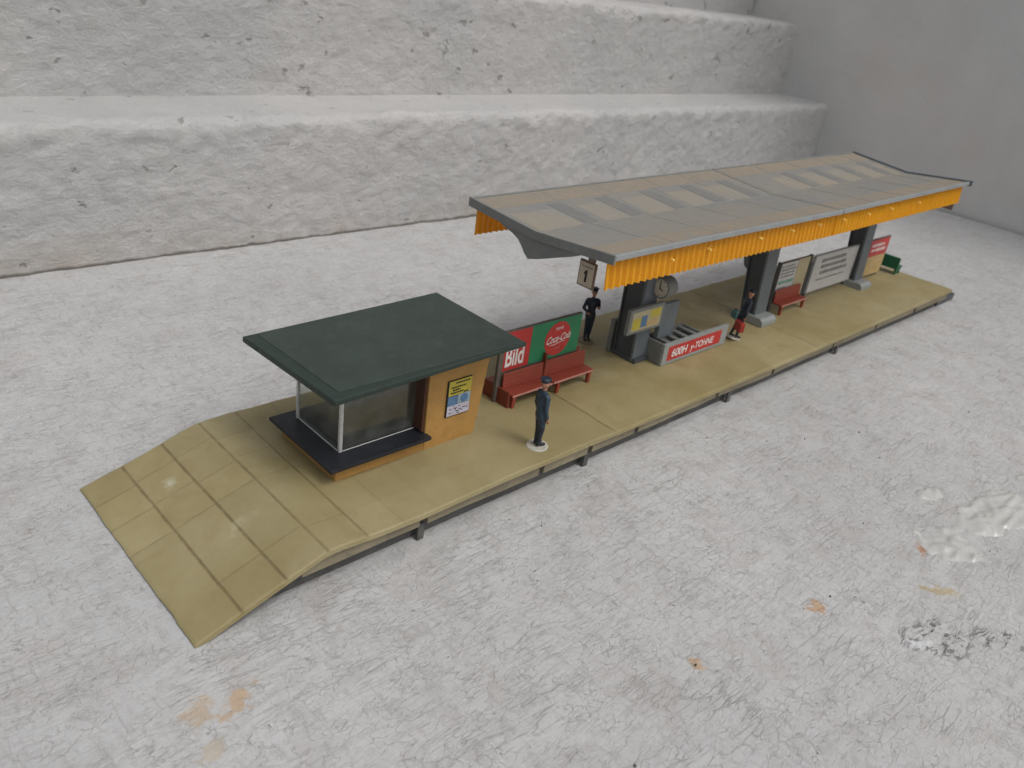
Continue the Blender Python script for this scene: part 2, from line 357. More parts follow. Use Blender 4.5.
mb = MB(); ys2 = [-40 + i * 1.0 for i in range(0, 96)]; zs = [-1 + i * 1.0 for i in range(0, 50)]
vs = [(61.8 + .12 * fbm((9, y, z), .12, 4) , y, z) for z in zs for y in ys2]; n = len(ys2)
mb.add(vs, [(j * n + i, j * n + i + 1, (j + 1) * n + i + 1, (j + 1) * n + i) for j in range(len(zs) - 1) for i in range(n - 1)])
mb.add([(61.8, -40, -1), (61.8, 55, -1), (74, 55, -1), (74, -40, -1), (61.8, -40, 48), (61.8, 55, 48), (74, 55, 48), (74, -40, 48)], [(4, 5, 6, 7), (2, 3, 7, 6), (0, 3, 7, 4), (1, 2, 6, 5)])
mb.build('wall_face', M['wall'], wl, 0, smooth=False)

# ------------------------------------------------------------------ platform
PW, PL = 6.21, 38.3
def lerp_tab(tab, x):
    if x <= tab[0][0]: return tab[0][1]
    for (a, b), (c, d) in zip(tab, tab[1:]):
        if x <= c: return b + (d - b) * (x - a) / (c - a)
    return tab[-1][1]
NZ = [(0, .06), (.98, .40), (1.97, .73), (2.93, 1.035), (3.3, 1.03), (4.3, .96), (5.5, .93), (8, 1.0), (12.4, .98), (12.5, .96), (23, .93), (38.3, 1.0)]
FZ = [(0, .05), (.98, .34), (1.97, .67), (2.93, .99), (3.4, 1.02), (5, 1.02), (12.4, .98), (19, .95), (29, .99), (38.3, .98)]
def top_z(x, y):
    f = max(0, min(1, y / PW)); return lerp_tab(NZ, x) * (1 - f) + lerp_tab(FZ, x) * f
XL = [(0.98, 1, 0, PW), (1.97, 1, 0, PW), (2.95, .95, 0, PW), (3.95, .75, 0, PW), (4.93, .28, 0, PW), (5.92, .12, 0, PW), (6.9, .1, 0, PW), (12.5, 1, 0, 4.3), (12.45, .5, 4.3, PW), (24.6, .5, 0, PW)]
YL = []   # (y, strength, x0, x1)
for band, yy in ((0, (5.25, 4.23, 3.18)), (1, (5.35, 4.29, 3.18, 1.06)), (2, (5.38, 4.14, 3.2, 1.1)), (3, (5.2, 4.25, 3.2, 1.0))):
    for y in yy: YL.append((y, (.5, .45, .4, .3)[band], band * .985, band * .985 + .985))
for y in (1.05, 2.1, 3.15, 4.2, 5.25): YL.append((y, .10, 3.95, 12.5))
def joint(x, y):
    v = 0
    for lx, s, a, b in XL:
        if abs(x - lx) < .06 and a <= y <= b: v = max(v, s * max(0, 1 - abs(x - lx) / .042))
    for ly, s, a, b in YL:
        if a <= x <= b and abs(y - ly) < .06: v = max(v, s * max(0, 1 - abs(y - ly) / .036))
    return v
pf = empty('station_platform', (0, 0, 0), 'long narrow tan model station platform with scored slabs and a ramp at its left end', 'model platform')
xs = []
x = 0
while x < PL: xs.append(x); x += .03 if x < 5.2 else (.03 if 12.3 < x < 12.7 else .1)
xs.append(PL)
ys = [i * PW / 230 for i in range(231)]
vs = []; J = []
for y in ys:
    for x in xs:
        j = joint(x, y); J.append(j)
        e = min(y, PW - y, x)
        ragged = 0
        xx, yy = x, y
        if y == 0: yy += .03 * fbm((x, 0, 0), 1.3, 3)
        if y == PW: yy += .03 * fbm((x, 9, 0), 1.3, 3)
        if x == 0: xx += .02 * fbm((0, y, 5), 1.1, 4)
        z = top_z(x, y) + .015 * fbm((x, y, 2), .5, 3) - j * .022 - (.02 * max(0, 1 - e / .05))
        vs.append((xx, yy, z))
mb = MB(); n = len(xs); mb.add(vs, [(j * n + i, j * n + i + 1, (j + 1) * n + i + 1, (j + 1) * n + i) for j in range(len(ys) - 1) for i in range(n - 1)])
top = mb.build('slab_top', M['slab'], pf, 0, smooth=False)
at = top.data.attributes.new('joint', 'FLOAT', 'POINT')
for i, q in enumerate(J): at.data[i].value = q
at = top.data.attributes.new('tone', 'FLOAT', 'POINT')
bands = [(5.25, 4.23, 3.18), (5.35, 4.29, 3.18, 1.06), (5.38, 4.14, 3.2, 1.1), (5.2, 4.25, 3.2, 1.0)]
rt = random.Random(5); tones = {}
for i, (x, y, z) in enumerate(vs):
    bnd = min(int(x / .985), 5) if x < 12.5 else (6 if x < 24.6 else 7); row = sum(1 for q in (bands[bnd] if bnd < 4 else ()) if y < q) if bnd < 4 else 0
    kx = (bnd, row)
    if kx not in tones: tones[kx] = rt.random()
    at.data[i].value = tones[kx]
# edges of the slab (lip) and skirt, with gaps
lip = MB()
N = 160
for side, yo, sg in ((0, .004, 1), (1, PW - .004, -1)):
    px = [PL * i / N for i in range(N + 1)]
    for a, b in zip(px, px[1:]):
        za, zb = top_z(a, yo) - .022, top_z(b, yo) - .022
        th = .11
        lip.hexa([(a, yo, max(.005, za - th)), (b, yo, max(.005, zb - th)), (b, yo + sg * .25, max(.005, zb - th)), (a, yo + sg * .25, max(.005, za - th)),
                  (a, yo, za), (b, yo, zb), (b, yo + sg * .25, zb - .01), (a, yo + sg * .25, za - .01)])
lip.box(PL - .25, PL - .004, .26, PW - .26, .85, .955)
lip.build('slab_edge', M['slab'], pf, 0)
notch = [(5.5, 5.74), (9.5, 9.68), (11.45, 11.65), (13.55, 13.75), (17.9, 18.05), (21.5, 21.7), (26.2, 26.35), (30.1, 30.3), (34.2, 34.4)]
for yo, sg in ((.13, 1), (PW - .13, -1)):
    sk = MB(); cur = 2.4
    for a, b in notch + [(PL - .02, PL)]:
        k = max(1, int((a - cur) / 1.0)); st = [cur + (a - cur) * i / k for i in range(k + 1)]
        for p, q in zip(st, st[1:]):
            zb = .50 + .05 * fbm((p, 4, 0), .7, 2); zb2 = .50 + .05 * fbm((q, 4, 0), .7, 2)
            sk.hexa([(p, yo, zb), (q, yo, zb2), (q, yo + sg * .12, zb2), (p, yo + sg * .12, zb), (p, yo, top_z(p, yo) - .135), (q, yo, top_z(q, yo) - .135), (q, yo + sg * .12, top_z(q, yo) - .135), (p, yo + sg * .12, top_z(p, yo) - .135)])
        cur = b
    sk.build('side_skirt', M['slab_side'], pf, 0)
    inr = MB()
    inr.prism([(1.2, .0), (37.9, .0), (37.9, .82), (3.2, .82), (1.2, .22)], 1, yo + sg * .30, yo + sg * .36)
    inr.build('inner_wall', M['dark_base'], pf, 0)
bx('end_connector', M['slate'], pf, 38.0, 40.2, .35, 1.5, .02, .36, bevel=.02)
for x in (5.63, 11.56, 19, 27): bx('support_foot', M['dark_base'], pf, x - .10, x + .10, .20, .295, .0, .46, bevel=.02)

# ------------------------------------------------------------------ kiosk
kz = .975
kk = empty('platform_kiosk', (6.6, 3.3, kz), 'small ochre platform kiosk with dark green flat roof and corner windows', 'kiosk')
KX0, KX1, KY0, KY1 = 4.45, 8.82, 2.13, 4.62
mb = MB()
mb.box(KX0, 7.1, KY0, KY1, kz, 1.42)                                  # parapet under the shelf
mb.build('parapet_wall', M['ochre'], kk, .02)
mb = MB()
mb.prism([(7.1, kz), (8.82, kz), (9.16, 3.76), (7.1, 3.68)], 1, KY0 - .01, KY1 + .01)    # closed right block
w = mb.build('wall', M['ochre'], kk, .02)
bx('door_jamb', M['ochre_d'], kk, 7.02, 7.097, KY0 + .05, KY1 - .05, 1.53, 3.30)
bx('lintel', M['ochre'], kk, 4.86, 7.09, 2.36, 2.50, 3.22, 3.46)
bx('lintel', M['ochre'], kk, 4.86, 7.09, 4.35, 4.47, 3.22, 3.46)
mb = MB(); mb.box(4.18, 7.16, 1.90, 4.80, 1.40, 1.50); mb.build('shelf', M['shelf'], kk, .02)
bx('floor_panel', M['dark_in'], kk, 4.95, 7.0, 2.65, 4.30, 1.505, 1.53)
wf = MB()
P4 = [(4.78, 2.50), (4.78, 4.40), (7.0, 4.40), (7.0, 2.50)]
def fr(name, *b): return bx(name, M['clear_edge'], kk, *b, bevel=.01)
fr('window_post', 4.76, 4.85, 2.47, 2.55, 1.50, 3.55); fr('window_post', 4.74, 4.81, 4.37, 4.44, 1.50, 3.55)
fr('window_sill', 4.86, 7.02, 2.48, 2.503, 1.50, 1.53); fr('window_sill', 4.76, 4.788, 2.56, 4.36, 1.50, 1.53); 
for nme, b in (('pane', (4.87, 7.015, 2.505, 2.525, 1.555, 3.22)), ('pane', (4.79, 4.805, 2.57, 4.355, 1.555, 3.48))):
    bx(nme, M['glass'], kk, *b, bevel=0)
# things inside seen dimly: a back counter
bx('counter', M['dark_in'], kk, 6.3, 6.98, 3.7, 4.30, 1.535, 1.95)
rf = MB()
def rz(x): return 3.56 + (x - 3.77) * .034
rf.hexa([(3.83, 1.34, rz(3.8)+.05), (9.46, 1.24, rz(9.44)+.09), (9.46, 4.93, rz(9.44)+.09), (3.64, 5.07, rz(3.8)+.05),
         (3.83, 1.34, rz(3.8) + .20), (9.46, 1.24, rz(9.44) + .20), (9.46, 4.93, rz(9.44) + .20), (3.64, 5.07, rz(3.8) + .20)])
roof = rf.build('roof', M['roof_edge'], kk, .03)
rp = MB(); rp.hexa([(4.10, 1.62, rz(4.12) + .18), (9.42, 1.28, rz(9.36) + .19), (9.42, 4.90, rz(9.36) + .19), (3.98, 5.0, rz(4.12) + .18),
          (4.10, 1.62, rz(4.12) + .214), (9.42, 1.28, rz(9.36) + .218), (9.42, 4.90, rz(9.36) + .218), (3.98, 5.0, rz(4.12) + .214)])
rp.build('roof_panel', M['roof_green'], roof, .015)
# poster on the kiosk
ps = bx('poster_backing', M['black_ink'], kk, 7.70, 8.50, 2.075, 2.118, 1.80, 2.86, bevel=.004)
def pq(parent, mat, x0, x1, z0, z1, y, d=.005, name='poster_field', sh=0):
    mb = MB(); mb.hexa([(x0, y - d, z0), (x1, y - d, z0), (x1, y, z0), (x0, y, z0), (x0 + sh, y - d, z1), (x1 + sh, y - d, z1), (x1 + sh, y, z1), (x0 + sh, y, z1)])
    return mb.build(name, mat, parent, 0)
pq(ps, M['yellow'], 7.73, 8.49, 2.42, 2.85, 2.075); pq(ps, M['lilac'], 7.73, 8.49, 1.82, 2.12, 2.075)
pq(ps, M['blue'], 7.73, 8.05, 2.13, 2.40, 2.075); pq(ps, M['pale_blue'], 8.06, 8.49, 2.13, 2.41, 2.075)
mb = MB(); mb.cyl((8.28, 2.068, 2.27), (0, -1, 0), .125, .006, 24); mb.build('globe_mark', M['blue'], ps, 0)
mb = MB()
for (zz, a, b) in ((2.78, 7.95, 8.42), (2.66, 7.80, 8.30), (2.58, 7.86, 8.10), (2.50, 7.80, 8.22), (2.46, 8.25, 8.4)):
    x = a
    while x < b:
        w_ = random.uniform(.03, .07); mb.box(x, min(b, x + w_), 2.062, 2.069, zz - .022, zz + .022); x += w_ + .018
for k in range(14): xx = random.uniform(7.76, 8.4); z_ = random.uniform(1.85, 2.08); mb.box(xx, xx + random.uniform(.03, .09), 2.062, 2.069, z_, z_ + .018)
mb.build('poster_print', M['black_ink'], ps, 0)

# ------------------------------------------------------------------ benches
def bench_side(p, x0, x1, yf, yb, z0, mats, sg, legs, worn=True, hb=.50, hs=.46):
    """seat from yb (back) to yf (front); sg=-1 faces the camera side"""
    red, wornm = mats
    lo, hi = min(yf, yb), max(yf, yb)
    mb = MB(); mb.box(x0, x1, lo, hi, z0 + hs - .07, z0 + hs); mb.build('seat', red, p, .018)
    if worn:
        e = MB(); e.box(x0, x1, yf - .012 if sg < 0 else yf, yf if sg < 0 else yf + .012, z0 + hs - .065, z0 + hs - .002); e.build('seat_edge', wornm, p, .004)
    mb = MB()
    t0 = .07 * -sg
    mb.prism([(yb - t0 * 1.0, z0 + hs), (yb, z0 + hs), (yb + 0, z0 + hs + hb), (yb - t0 * .35, z0 + hs + hb)], 0, x0, x1); mb.build('backrest', red, p, .012)
    mb = MB()
    for q in range(3):
        zz = z0 + hs + hb * (.25 + .27 * q); yy = yb - t0 * (1 - .65 * (.25 + .27 * q))
        lo2, hi2 = (yy + sg * .006, yy + .01) if sg < 0 else (yy - .01, yy + .006)
        mb.box(x0 + .02, x1 - .02, lo2, hi2, zz - .012, zz + .012)
    mb.build('back_slat', M['red'] if red is M['red'] else M['dark_green'], p, 0)
    for lx in legs:
        mb = MB(); a = yf if sg < 0 else yf - .10
        mb.prism([(a + .02, z0), (a + .11, z0), (a + .15, z0 + hs - .07), (a, z0 + hs - .07)], 0, lx, lx + .12); mb.build('leg', red, p, .012)
b1 = empty('advertising_bench', (12.3, 3.1, .97), 'long red back-to-back bench with red and green advertising board, beside the kiosk', 'bench')
z1 = .972
bench_side(b1, 10.62, 12.28, 2.52, 3.02, z1, (M['red'], M['red_worn']), -1, (10.66, 12.0))
bench_side(b1, 12.34, 14.18, 2.52, 3.02, z1, (M['red'], M['red_worn']), -1, (12.55, 13.98))
bench_side(b1, 10.62, 14.18, 3.78, 3.24, z1, (M['red'], M['red_worn']), 1, (10.66, 12.3, 13.98), worn=False)
bx('divider', M['red_dark'], b1, 12.285, 12.335, 2.93, 3.08, z1 + .44, z1 + 1.25)
bx('side_panel', M['red_dark'], b1, 10.55, 10.615, 2.62, 3.70, z1, z1 + .52)
bd = bx('billboard', M['board_edge'], b1, 10.45, 13.84, 3.09, 3.20, z1 + .02, 3.22, bevel=.015)
pq(bd, M['poster_red'], 10.62, 11.66, 1.95, 3.19, 3.09, name='red_poster'); gp = pq(bd, M['poster_green'], 11.67, 13.82, 1.95, 3.20, 3.09, name='green_poster')
mb = MB(); mb.cyl((12.83, 3.084, 2.56), (0, -1, 0), .56, .007, 56); mb.build('red_disc', M['poster_red'], gp, 0)
text_mb('Bild', (10.66, 3.08, 2.10), (1, 0, 0), (0, 0, 1), .86, 0, .025, xs=.60).build('lettering', M['white_ink'], bd, 0)
def arc(z, amp): pass
text_mb('Coca-Cola', (12.84, 3.072, 2.47), (1, 0, .06), (0, 0, 1), .33, .5, .012, xs=.74, align='CENTER').build('lettering', M['white_ink'], gp, 0)
text_mb('TRINK', (12.84, 3.072, 2.86), (1, 0, .04), (0, 0, 1), .125, 0, .01, align='CENTER').build('lettering', M['white_ink'], gp, 0)
text_mb('Frisch', (12.84, 3.072, 2.22), (1, 0, .0), (0, 0, 1), .11, .3, .004, align='CENTER').build('lettering', M['red_worn'], gp, 0)
mb = MB()   # the flowing underline of the script
pts = [(12.42 + .8 * i / 14, 2.41 - .03 * math.sin(i / 14 * 6.0)) for i in range(15)]
mb.prism(pts + [(x, z - .022 * math.sin(math.pi * (i / 14))) for i, (x, z) in reversed(list(enumerate(pts)))][1:-1], 1, 3.072, 3.076); mb.build('script_tail', M['white_ink'], gp, 0)

b2 = empty('red_bench', (26.9, 2.9, .96), 'short red bench in front of the poster board, right of the middle pillar', 'bench')
bench_side(b2, 25.95, 28.05, 2.55, 3.0, .96, (M['red'], M['red_worn']), -1, (26.0, 27.85), hb=.5)
b3 = empty('green_bench', (37.9, 3.1, .96), 'small dark green bench set crosswise at the far end of the platform', 'bench')
mb = MB(); mb.box(37.35, 37.47, 2.55, 3.95, 1.25, 1.86); mb.build('backrest', M['bench_green'], b3, .02)
mb = MB(); mb.box(37.47, 37.95, 2.55, 3.95, 1.32, 1.42); mb.build('seat', M['bench_green'], b3, .02)
for y in (2.60, 3.80):
    mb = MB(); mb.prism([(37.40, .97), (37.52, .97), (37.95, 1.32), (37.45, 1.32)], 1, y, y + .1); mb.build('leg', M['bench_green'], b3, .01)
    mb = MB(); mb.prism([(37.85, .97), (37.95, .97), (37.95, 1.32), (37.8, 1.32)], 1, y, y + .1); mb.build('leg', M['bench_green'], b3, .01)

# ------------------------------------------------------------------ boards
def scribble(parent, mat, x0, x1, z0, z1, rows, y, hgt, name='print', seed=1, fill=.8):
    rnd = random.Random(seed); mb = MB()
    for r_ in range(rows):
        z = z1 - (r_ + .5) * (z1 - z0) / rows; x = x0 + rnd.uniform(0, .1)
        xe = x1 - rnd.uniform(0, (x1 - x0) * (1 - fill))
        while x < xe:
            w_ = rnd.uniform(.05, .16); hh = hgt * rnd.uniform(.7, 1.1)
            mb.prism([(x, z - hh / 2), (x + w_, z - hh / 2), (x + w_ + .03, z + hh / 2), (x + .03, z + hh / 2)], 1, y - .006, y); x += w_ + rnd.uniform(.03, .07)
    mb.build(name, mat, parent, 0)
ba = empty('notice_board', (27.2, 3.1, .96), 'notice board with pale printed sheet and plain cream panel behind the short red bench', 'notice board')
bb = bx('board', M['board_edge'], ba, 25.85, 28.55, 3.08, 3.16, 1.30, 3.08)
sh = pq(bb, M['paper'], 25.95, 27.42, 1.55, 3.02, 3.08, name='printed_sheet'); pq(bb, M['cream'], 27.45, 28.42, 1.32, 3.05, 3.08, name='cream_panel')
scribble(sh, M['grey_ink'], 26.05, 27.3, 2.35, 2.95, 4, 3.073, .08, seed=3); scribble(sh, M['green_ink'], 26.1, 27.3, 2.05, 2.3, 1, 3.073, .16, seed=4); scribble(sh, M['grey_ink'], 26.1, 27.0, 1.65, 2.0, 2, 3.073, .1, seed=5)
for x in (25.86, 28.45): bx('post', M['slate'], ba, x, x + .13, 3.04, 3.2, .96, 3.10)
bc = empty('billboard', (30.9, 3.1, .96), 'wide white board with grey lettering between the cream panel and the far pillar', 'billboard')
bb = bx('board', M['grey_l'], bc, 28.95, 33.3, 3.08, 3.18, 1.22, 2.98)
sh = pq(bb, M['paper'], 29.02, 33.2, 1.28, 2.92, 3.08, name='white_sheet')
scribble(sh, M['grey_ink'], 29.6, 32.2, 1.95, 2.8, 3, 3.073, .17, seed=8, fill=.9); scribble(sh, M['grey_ink'], 29.5, 32.4, 1.65, 1.9, 1, 3.073, .07, seed=9)
text_mb('Bahnhof', (29.6, 3.066, 2.12), (1, 0, .0), (0, 0, 1), .001).build('print', M['grey_ink'], sh, 0) if False else None
for x in (29.1, 32.9): bx('post', M['slate'], bc, x, x + .12, 3.19, 3.3, .96, 2.6)
be = empty('billboard', (35.1, 3.1, .96), 'red topped board with yellow lower half between the far pillar and the green bench', 'billboard')
bb = bx('board', M['board_edge'], be, 34.0, 36.55, 3.08, 3.18, 1.10, 3.0)
p_ = pq(bb, M['tan'], 34.5, 36.5, 1.15, 2.12, 3.08, name='yellow_field'); pr_ = pq(bb, M['poster_red'], 34.4, 36.5, 2.13, 2.96, 3.08, name='red_field'); pq(bb, M['pale_blue'], 34.02, 34.48, 1.15, 2.12, 3.08, name='blue_field')
scribble(pr_, M['white_ink'], 34.6, 36.2, 2.3, 2.8, 2, 3.073, .16, seed=12)
for x in (34.1, 36.35): bx('post', M['slate'], be, x, x + .12, 3.19, 3.3, .96, 2.6)

# ------------------------------------------------------------------ low box with slatted top, and info panel on the pillar
lb = empty('slatted_box', (18.8, 2.5, .96), 'low grey box with slatted top and red lettered front panel at the first pillar', 'box')
X0, X1, Y0, Y1, ZT = 17.25, 21.15, 2.08, 3.05, 1.76
bx('front_panel', M['grey_l'], lb, X0, X1, Y0, Y0 + .12, .97, ZT)
mb = MB(); mb.box(X0, X0 + .10, Y0 + .121, Y1, .97, ZT - .01); mb.build('side_panel', M['grey'], lb)
X2 = 19.55
mb = MB(); mb.box(X2 - .10, X2, Y0 + .121, Y1, .97, ZT - .01); mb.build('side_panel', M['grey'], lb)
bx('back_panel', M['grey'], lb, X0 + .101, X2 - .101, Y1 - .10, Y1, .97, ZT - .01)
bx('inner_floor', M['dark_green'], lb, X0 + .105, X2 - .105, Y0 + .125, Y1 - .105, .97, 1.30)
for k in range(4):
    x = X0 + .30 + k * .52; bx('slat', M['grey'], lb, x, x + .22, Y0 + .125, Y1 - .105, ZT - .10, ZT - .02)
sp = pq(lb, M['poster_red'], 17.52, 20.75, 1.10, 1.63, Y0, name='red_sign')
text_mb('600H', (17.72, Y0 - .012, 1.22), (1, 0, 0), (0, 0, 1), .42, .1, .02, xs=.98).build('lettering', M['white_ink'], sp, 0)
text_mb('y-TOHNE', (18.85, Y0 - .012, 1.24), (1, 0, 0), (0, 0, 1), .36, .1, .016, xs=.92).build('lettering', M['white_ink'], sp, 0)
ip = empty('information_panel', (16.9, 2.5, 2.2), 'grey framed picture panel with yellow and blue poster on the first pillar', 'information panel')
fb = bx('frame', M['grey'], ip, 15.55, 17.35, 2.52, 2.66, 2.28, 3.16)
pq(fb, M['cream'], 15.70, 17.22, 2.38, 3.04, 2.52, name='poster')
pq(fb, M['yellow'], 15.74, 16.15, 2.42, 2.82, 2.514, name='poster_field'); pq(fb, M['blue'], 16.18, 16.48, 2.46, 2.86, 2.514, name='poster_field'); pq(fb, M['yellow'], 16.65, 17.18, 2.72, 3.02, 2.514, name='poster_field')
pq(fb, M['tan'], 16.5, 17.1, 2.44, 2.66, 2.514, name='poster_field')
bx('side_board', M['slate_l'], ip, 17.36, 18.25, 2.54, 2.72, 1.78, 3.04)
bx('arm', M['grey'], ip, 16.4, 16.6, 2.66, 2.80, 2.5, 2.7)
lw = empty('low_screen', (16.7, 3.9, .96), 'small grey upright screen standing behind the first pillar', 'screen')
bx('panel', M['grey'], lw, 16.55, 18.0, 3.80, 3.98, 1.0, 2.12); bx('foot', M['grey_l'], lw, 16.6, 17.95, 3.76, 4.06, .962, 1.0)

# ------------------------------------------------------------------ canopy
cn = empty('platform_canopy', (24, 3.1, .96), 'long grey butterfly canopy roof on three dark pillars with orange corrugated fascia', 'canopy')
CX0, CX1 = 11.28, 35.8
def nzr(x): return lerp_tab([(11.28, 6.33), (15, 6.35), (23.7, 6.32), (35.8, 6.43)], x)
def fzr(x): return lerp_tab([(11.28, 6.24), (19.8, 6.30), (26.5, 6.33), (35.8, 6.38)], x)
def vzr(x): return lerp_tab([(11.28, 6.08), (35.8, 6.12)], x)
YN, YV, YF = .337, 3.15, 5.95
def rsurf(x, y):
    if y < YV: f = (y - YN) / (YV - YN); return nzr(x) * (1 - f) + vzr(x) * f
    f = (y - YV) / (YF - YV); return vzr(x) * (1 - f) + fzr(x) * f
def sheet(xa, xb, ya, yb, dz0, dz1, mb, nx=None, ny=1):
    nx = nx or max(1, int((xb - xa) / 1.2))
    X = [xa + (xb - xa) * i / nx for i in range(nx + 1)]; Y = [ya + (yb - ya) * i / ny for i in range(ny + 1)]
    for a, b in zip(X, X[1:]):
        for c, d in zip(Y, Y[1:]):
            mb.hexa([(a, c, rsurf(a, c) + dz0), (b, c, rsurf(b, c) + dz0), (b, d, rsurf(b, d) + dz0), (a, d, rsurf(a, d) + dz0),
                     (a, c, rsurf(a, c) + dz1), (b, c, rsurf(b, c) + dz1), (b, d, rsurf(b, d) + dz1), (a, d, rsurf(a, d) + dz1)])
    return mb
def clean(mb):   # weld so that neighbouring cells share no coincident inner faces
    me = bpy.data.meshes.new('tmp'); me.from_pydata(mb.v, [], mb.f); bm = bmesh.new(); bm.from_mesh(me)
    bmesh.ops.remove_doubles(bm, verts=bm.verts[:], dist=1e-4)
    seen = {}
    for f in bm.faces: seen.setdefault(tuple(sorted(v.index for v in f.verts)), []).append(f)
    bmesh.ops.delete(bm, geom=[f for fs in seen.values() if len(fs) > 1 for f in fs], context='FACES')
    out = MB(); bm.verts.index_update(); out.add([v.co[:] for v in bm.verts], [tuple(v.index for v in f.verts) for f in bm.faces]); bm.free(); bpy.data.meshes.remove(me); return out
for xa, xb in ((CX0, 23.68), (23.74, CX1)):
    mb = MB(); sheet(xa, xb, YN + .12, YV, -.12, -.03, mb); sheet(xa, xb, YV, YF - .08, -.12, -.03, mb)
    o = clean(mb).build('roof_sheet', M['roofing'], cn, 0)
    r1 = MB(); sheet(xa, xb, YN, YN + .118, -.15, .0, r1); clean(r1).build('near_gutter', M['grey_l'], cn, .012)
    r1 = MB(); sheet(xa, xb, YF - .078, YF, -.20, -.0, r1); clean(r1).build('far_gutter', M['grey'], cn, .012)
    # dusty tan strips, pale panels with transmitted light painted in, dark bars as beam shade
    st = MB(); x = xa + .15
    while x < xb - .3:
        e = min(xb - .05, x + 2.50); sheet(x, e, YF - .95, YF - .10, -.031, -.026, st, 1); x = e + .10
    st.build('tan_strip', M['roofing_tan'], cn, 0)
    st = MB(); x = xa + .15
    while x < xb - .3:
        e = min(xb - .05, x + 2.50); sheet(x, e, YN + .20, YN + 1.0, -.031, -.026, st, 1); x = e + .10
    st.build('tan_strip', M['roofing_tan'], cn, 0)
x = 11.5; k = 0
while x < 35:
    w_ = (1.75, 1.15, 1.3)[min(k, 2)]
    if not (23.4 < x + w_ and x < 23.9):
        mb = MB(); sheet(x, min(x + w_, 35.4), 3.2, 4.5, -.031, -.025, mb, 1); mb.build('roof_panel', M['roofing_pale'], cn, .01)
        mb = MB(); sheet(x + w_ + .12, min(x + w_ + .75, 35.5), 3.25, 4.85, -.031, -.022, mb, 1); mb.build('beam_shade_bar', M['roofing_dark'], cn, .01)  # thin dark bar painting the shade of supports below the sheet
    x += w_ + 1.0; k += 1
x = 13.55
while x < 35:
    mb = MB(); sheet(x, x + .05, YN + .13, YV, -.0295, -.024, mb, 1); sheet(x, x + .05, YV, YF - .09, -.0295, -.024, mb, 1); clean(mb).build('cross_rib', M['roofing'], cn, 0); x += 2.6
# end rims
mb = MB(); sheet(CX0 - .07, CX0 - .002, YN, YV, -.24, .02, mb, 1); sheet(CX0 - .07, CX0 - .002, YV, YF, -.24, .02, mb, 1); clean(mb).build('end_rim', M['grey'], cn, .012)
mb = MB(); sheet(CX1 + .002, CX1 + .10, YN - .1, YV, -.20, .05, mb, 1); sheet(CX1 + .002, CX1 + .10, YV, YF, -.20, .05, mb, 1); clean(mb).build('end_rim', M['slate_l'], cn, .012)
# gable haunch and central beam
def haunch(x): return [(4.75, vzr(x) - .16), (4.45, 5.80), (4.05, 5.70), (3.80, 5.52), (3.70, 5.32), (3.45, 5.22), (2.85, 5.22), (2.6, 5.32), (2.5, 5.52), (2.25, 5.70), (1.85, 5.80), (1.55, vzr(x) - .16), (YV, vzr(x) - .26)]
for x in (CX0 + .0, 16.8, 24.45, 33.5):
    hp = [(4.9, 6.05), (4.5, 5.86), (4.05, 5.76), (3.80, 5.66), (3.62, 5.50), (3.50, 5.36), (3.34, 5.24), (3.0, 5.34), (2.6, 5.50), (2.1, 5.70), (1.75, 5.84), (1.3, 6.05), (YV, 5.95)]
    mb = MB(); mb.prism(hp, 0, x - .03, x + .12); mb.build('haunch', M['grey'], cn, .01)
bx('centre_beam', M['grey'], cn, CX0 + .13, CX1 - .3, 2.95, 3.40, 5.40, 5.94)
for x in [13.5 + 2.6 * i for i in range(9)]:
    mb = MB(); mb.prism([(.7, 6.04), (2.87, 5.80), (2.87, 5.94), (.7, 6.14)], 0, x, x + .1); mb.prism([(5.6, 6.04), (3.43, 5.80), (3.43, 5.94), (5.6, 6.14)], 0, x, x + .1); mb.build('rafter', M['grey'], cn, 0)
# corrugated fascia
def fascia(xa, xb, y, zt, zb, amp, per, lean):
    mb = MB(); nstep = 8; N = int((xb - xa) / per * nstep); vs = []
    for i in range(N + 1):
        x = xa + (xb - xa) * i / N; ph = (i % nstep) / nstep
        d = amp * (1 if ph < .30 else (1 - (ph - .30) / .2 if ph < .5 else (0 if ph < .8 else (ph - .8) / .2)))
        zl = lerp_tab([(11.3, zb[0]), (23.7, zb[1]), (35.8, zb[2])], x)
        yt = y; yb_ = y + lean
        vs += [(x, yt - d, zt(x)), (x, yb_ - d, zl), (x, yb_ - d + .05, zl), (x, yt - d + .05, zt(x))]
    fs = []
    for i in range(N):
        a, b = i * 4, i * 4 + 4
        for q in range(4): fs.append((a + q, a + (q + 1) % 4, b + (q + 1) % 4, b + q))
    fs += [(0, 1, 2, 3), (N * 4, N * 4 + 3, N * 4 + 2, N * 4 + 1)]
    mb.add(vs, fs); return mb
fa = fascia(11.24, 23.66, .62, lambda x: nzr(x) - .13, (5.36, 5.34, 5.40), .085, .27, -.08).build('fascia', M['orange'], cn, 0)
fb_ = fascia(23.76, 35.7, .60, lambda x: nzr(x) - .13, (5.36, 5.34, 5.45), .06, .27, -.08).build('fascia', M['orange'], cn, 0)
for xa, xb in ((11.45, 23.66), (23.76, 35.7)): fascia(xa, xb, 5.84, lambda x: fzr(x) - .18, (5.12, 5.2, 5.3), .075, .215, 0).build('fascia', M['orange'], cn, 0)
for par, pts in ((fa, [(14.0, 5.8), (15.8, 5.86), (18.6, 5.86), (20.6, 5.87), (22.5, 5.86)]), (fb_, [(24.3, 5.86), (26.3, 5.86), (28.3, 5.88), (31.0, 5.88)])):
    for x, z in pts:
        mb = MB(); mb.cyl((x, .56, z), (0, -1, 0), .07, .14, 12, .035); mb.build('stud', M['orange_stud'], par, .01)
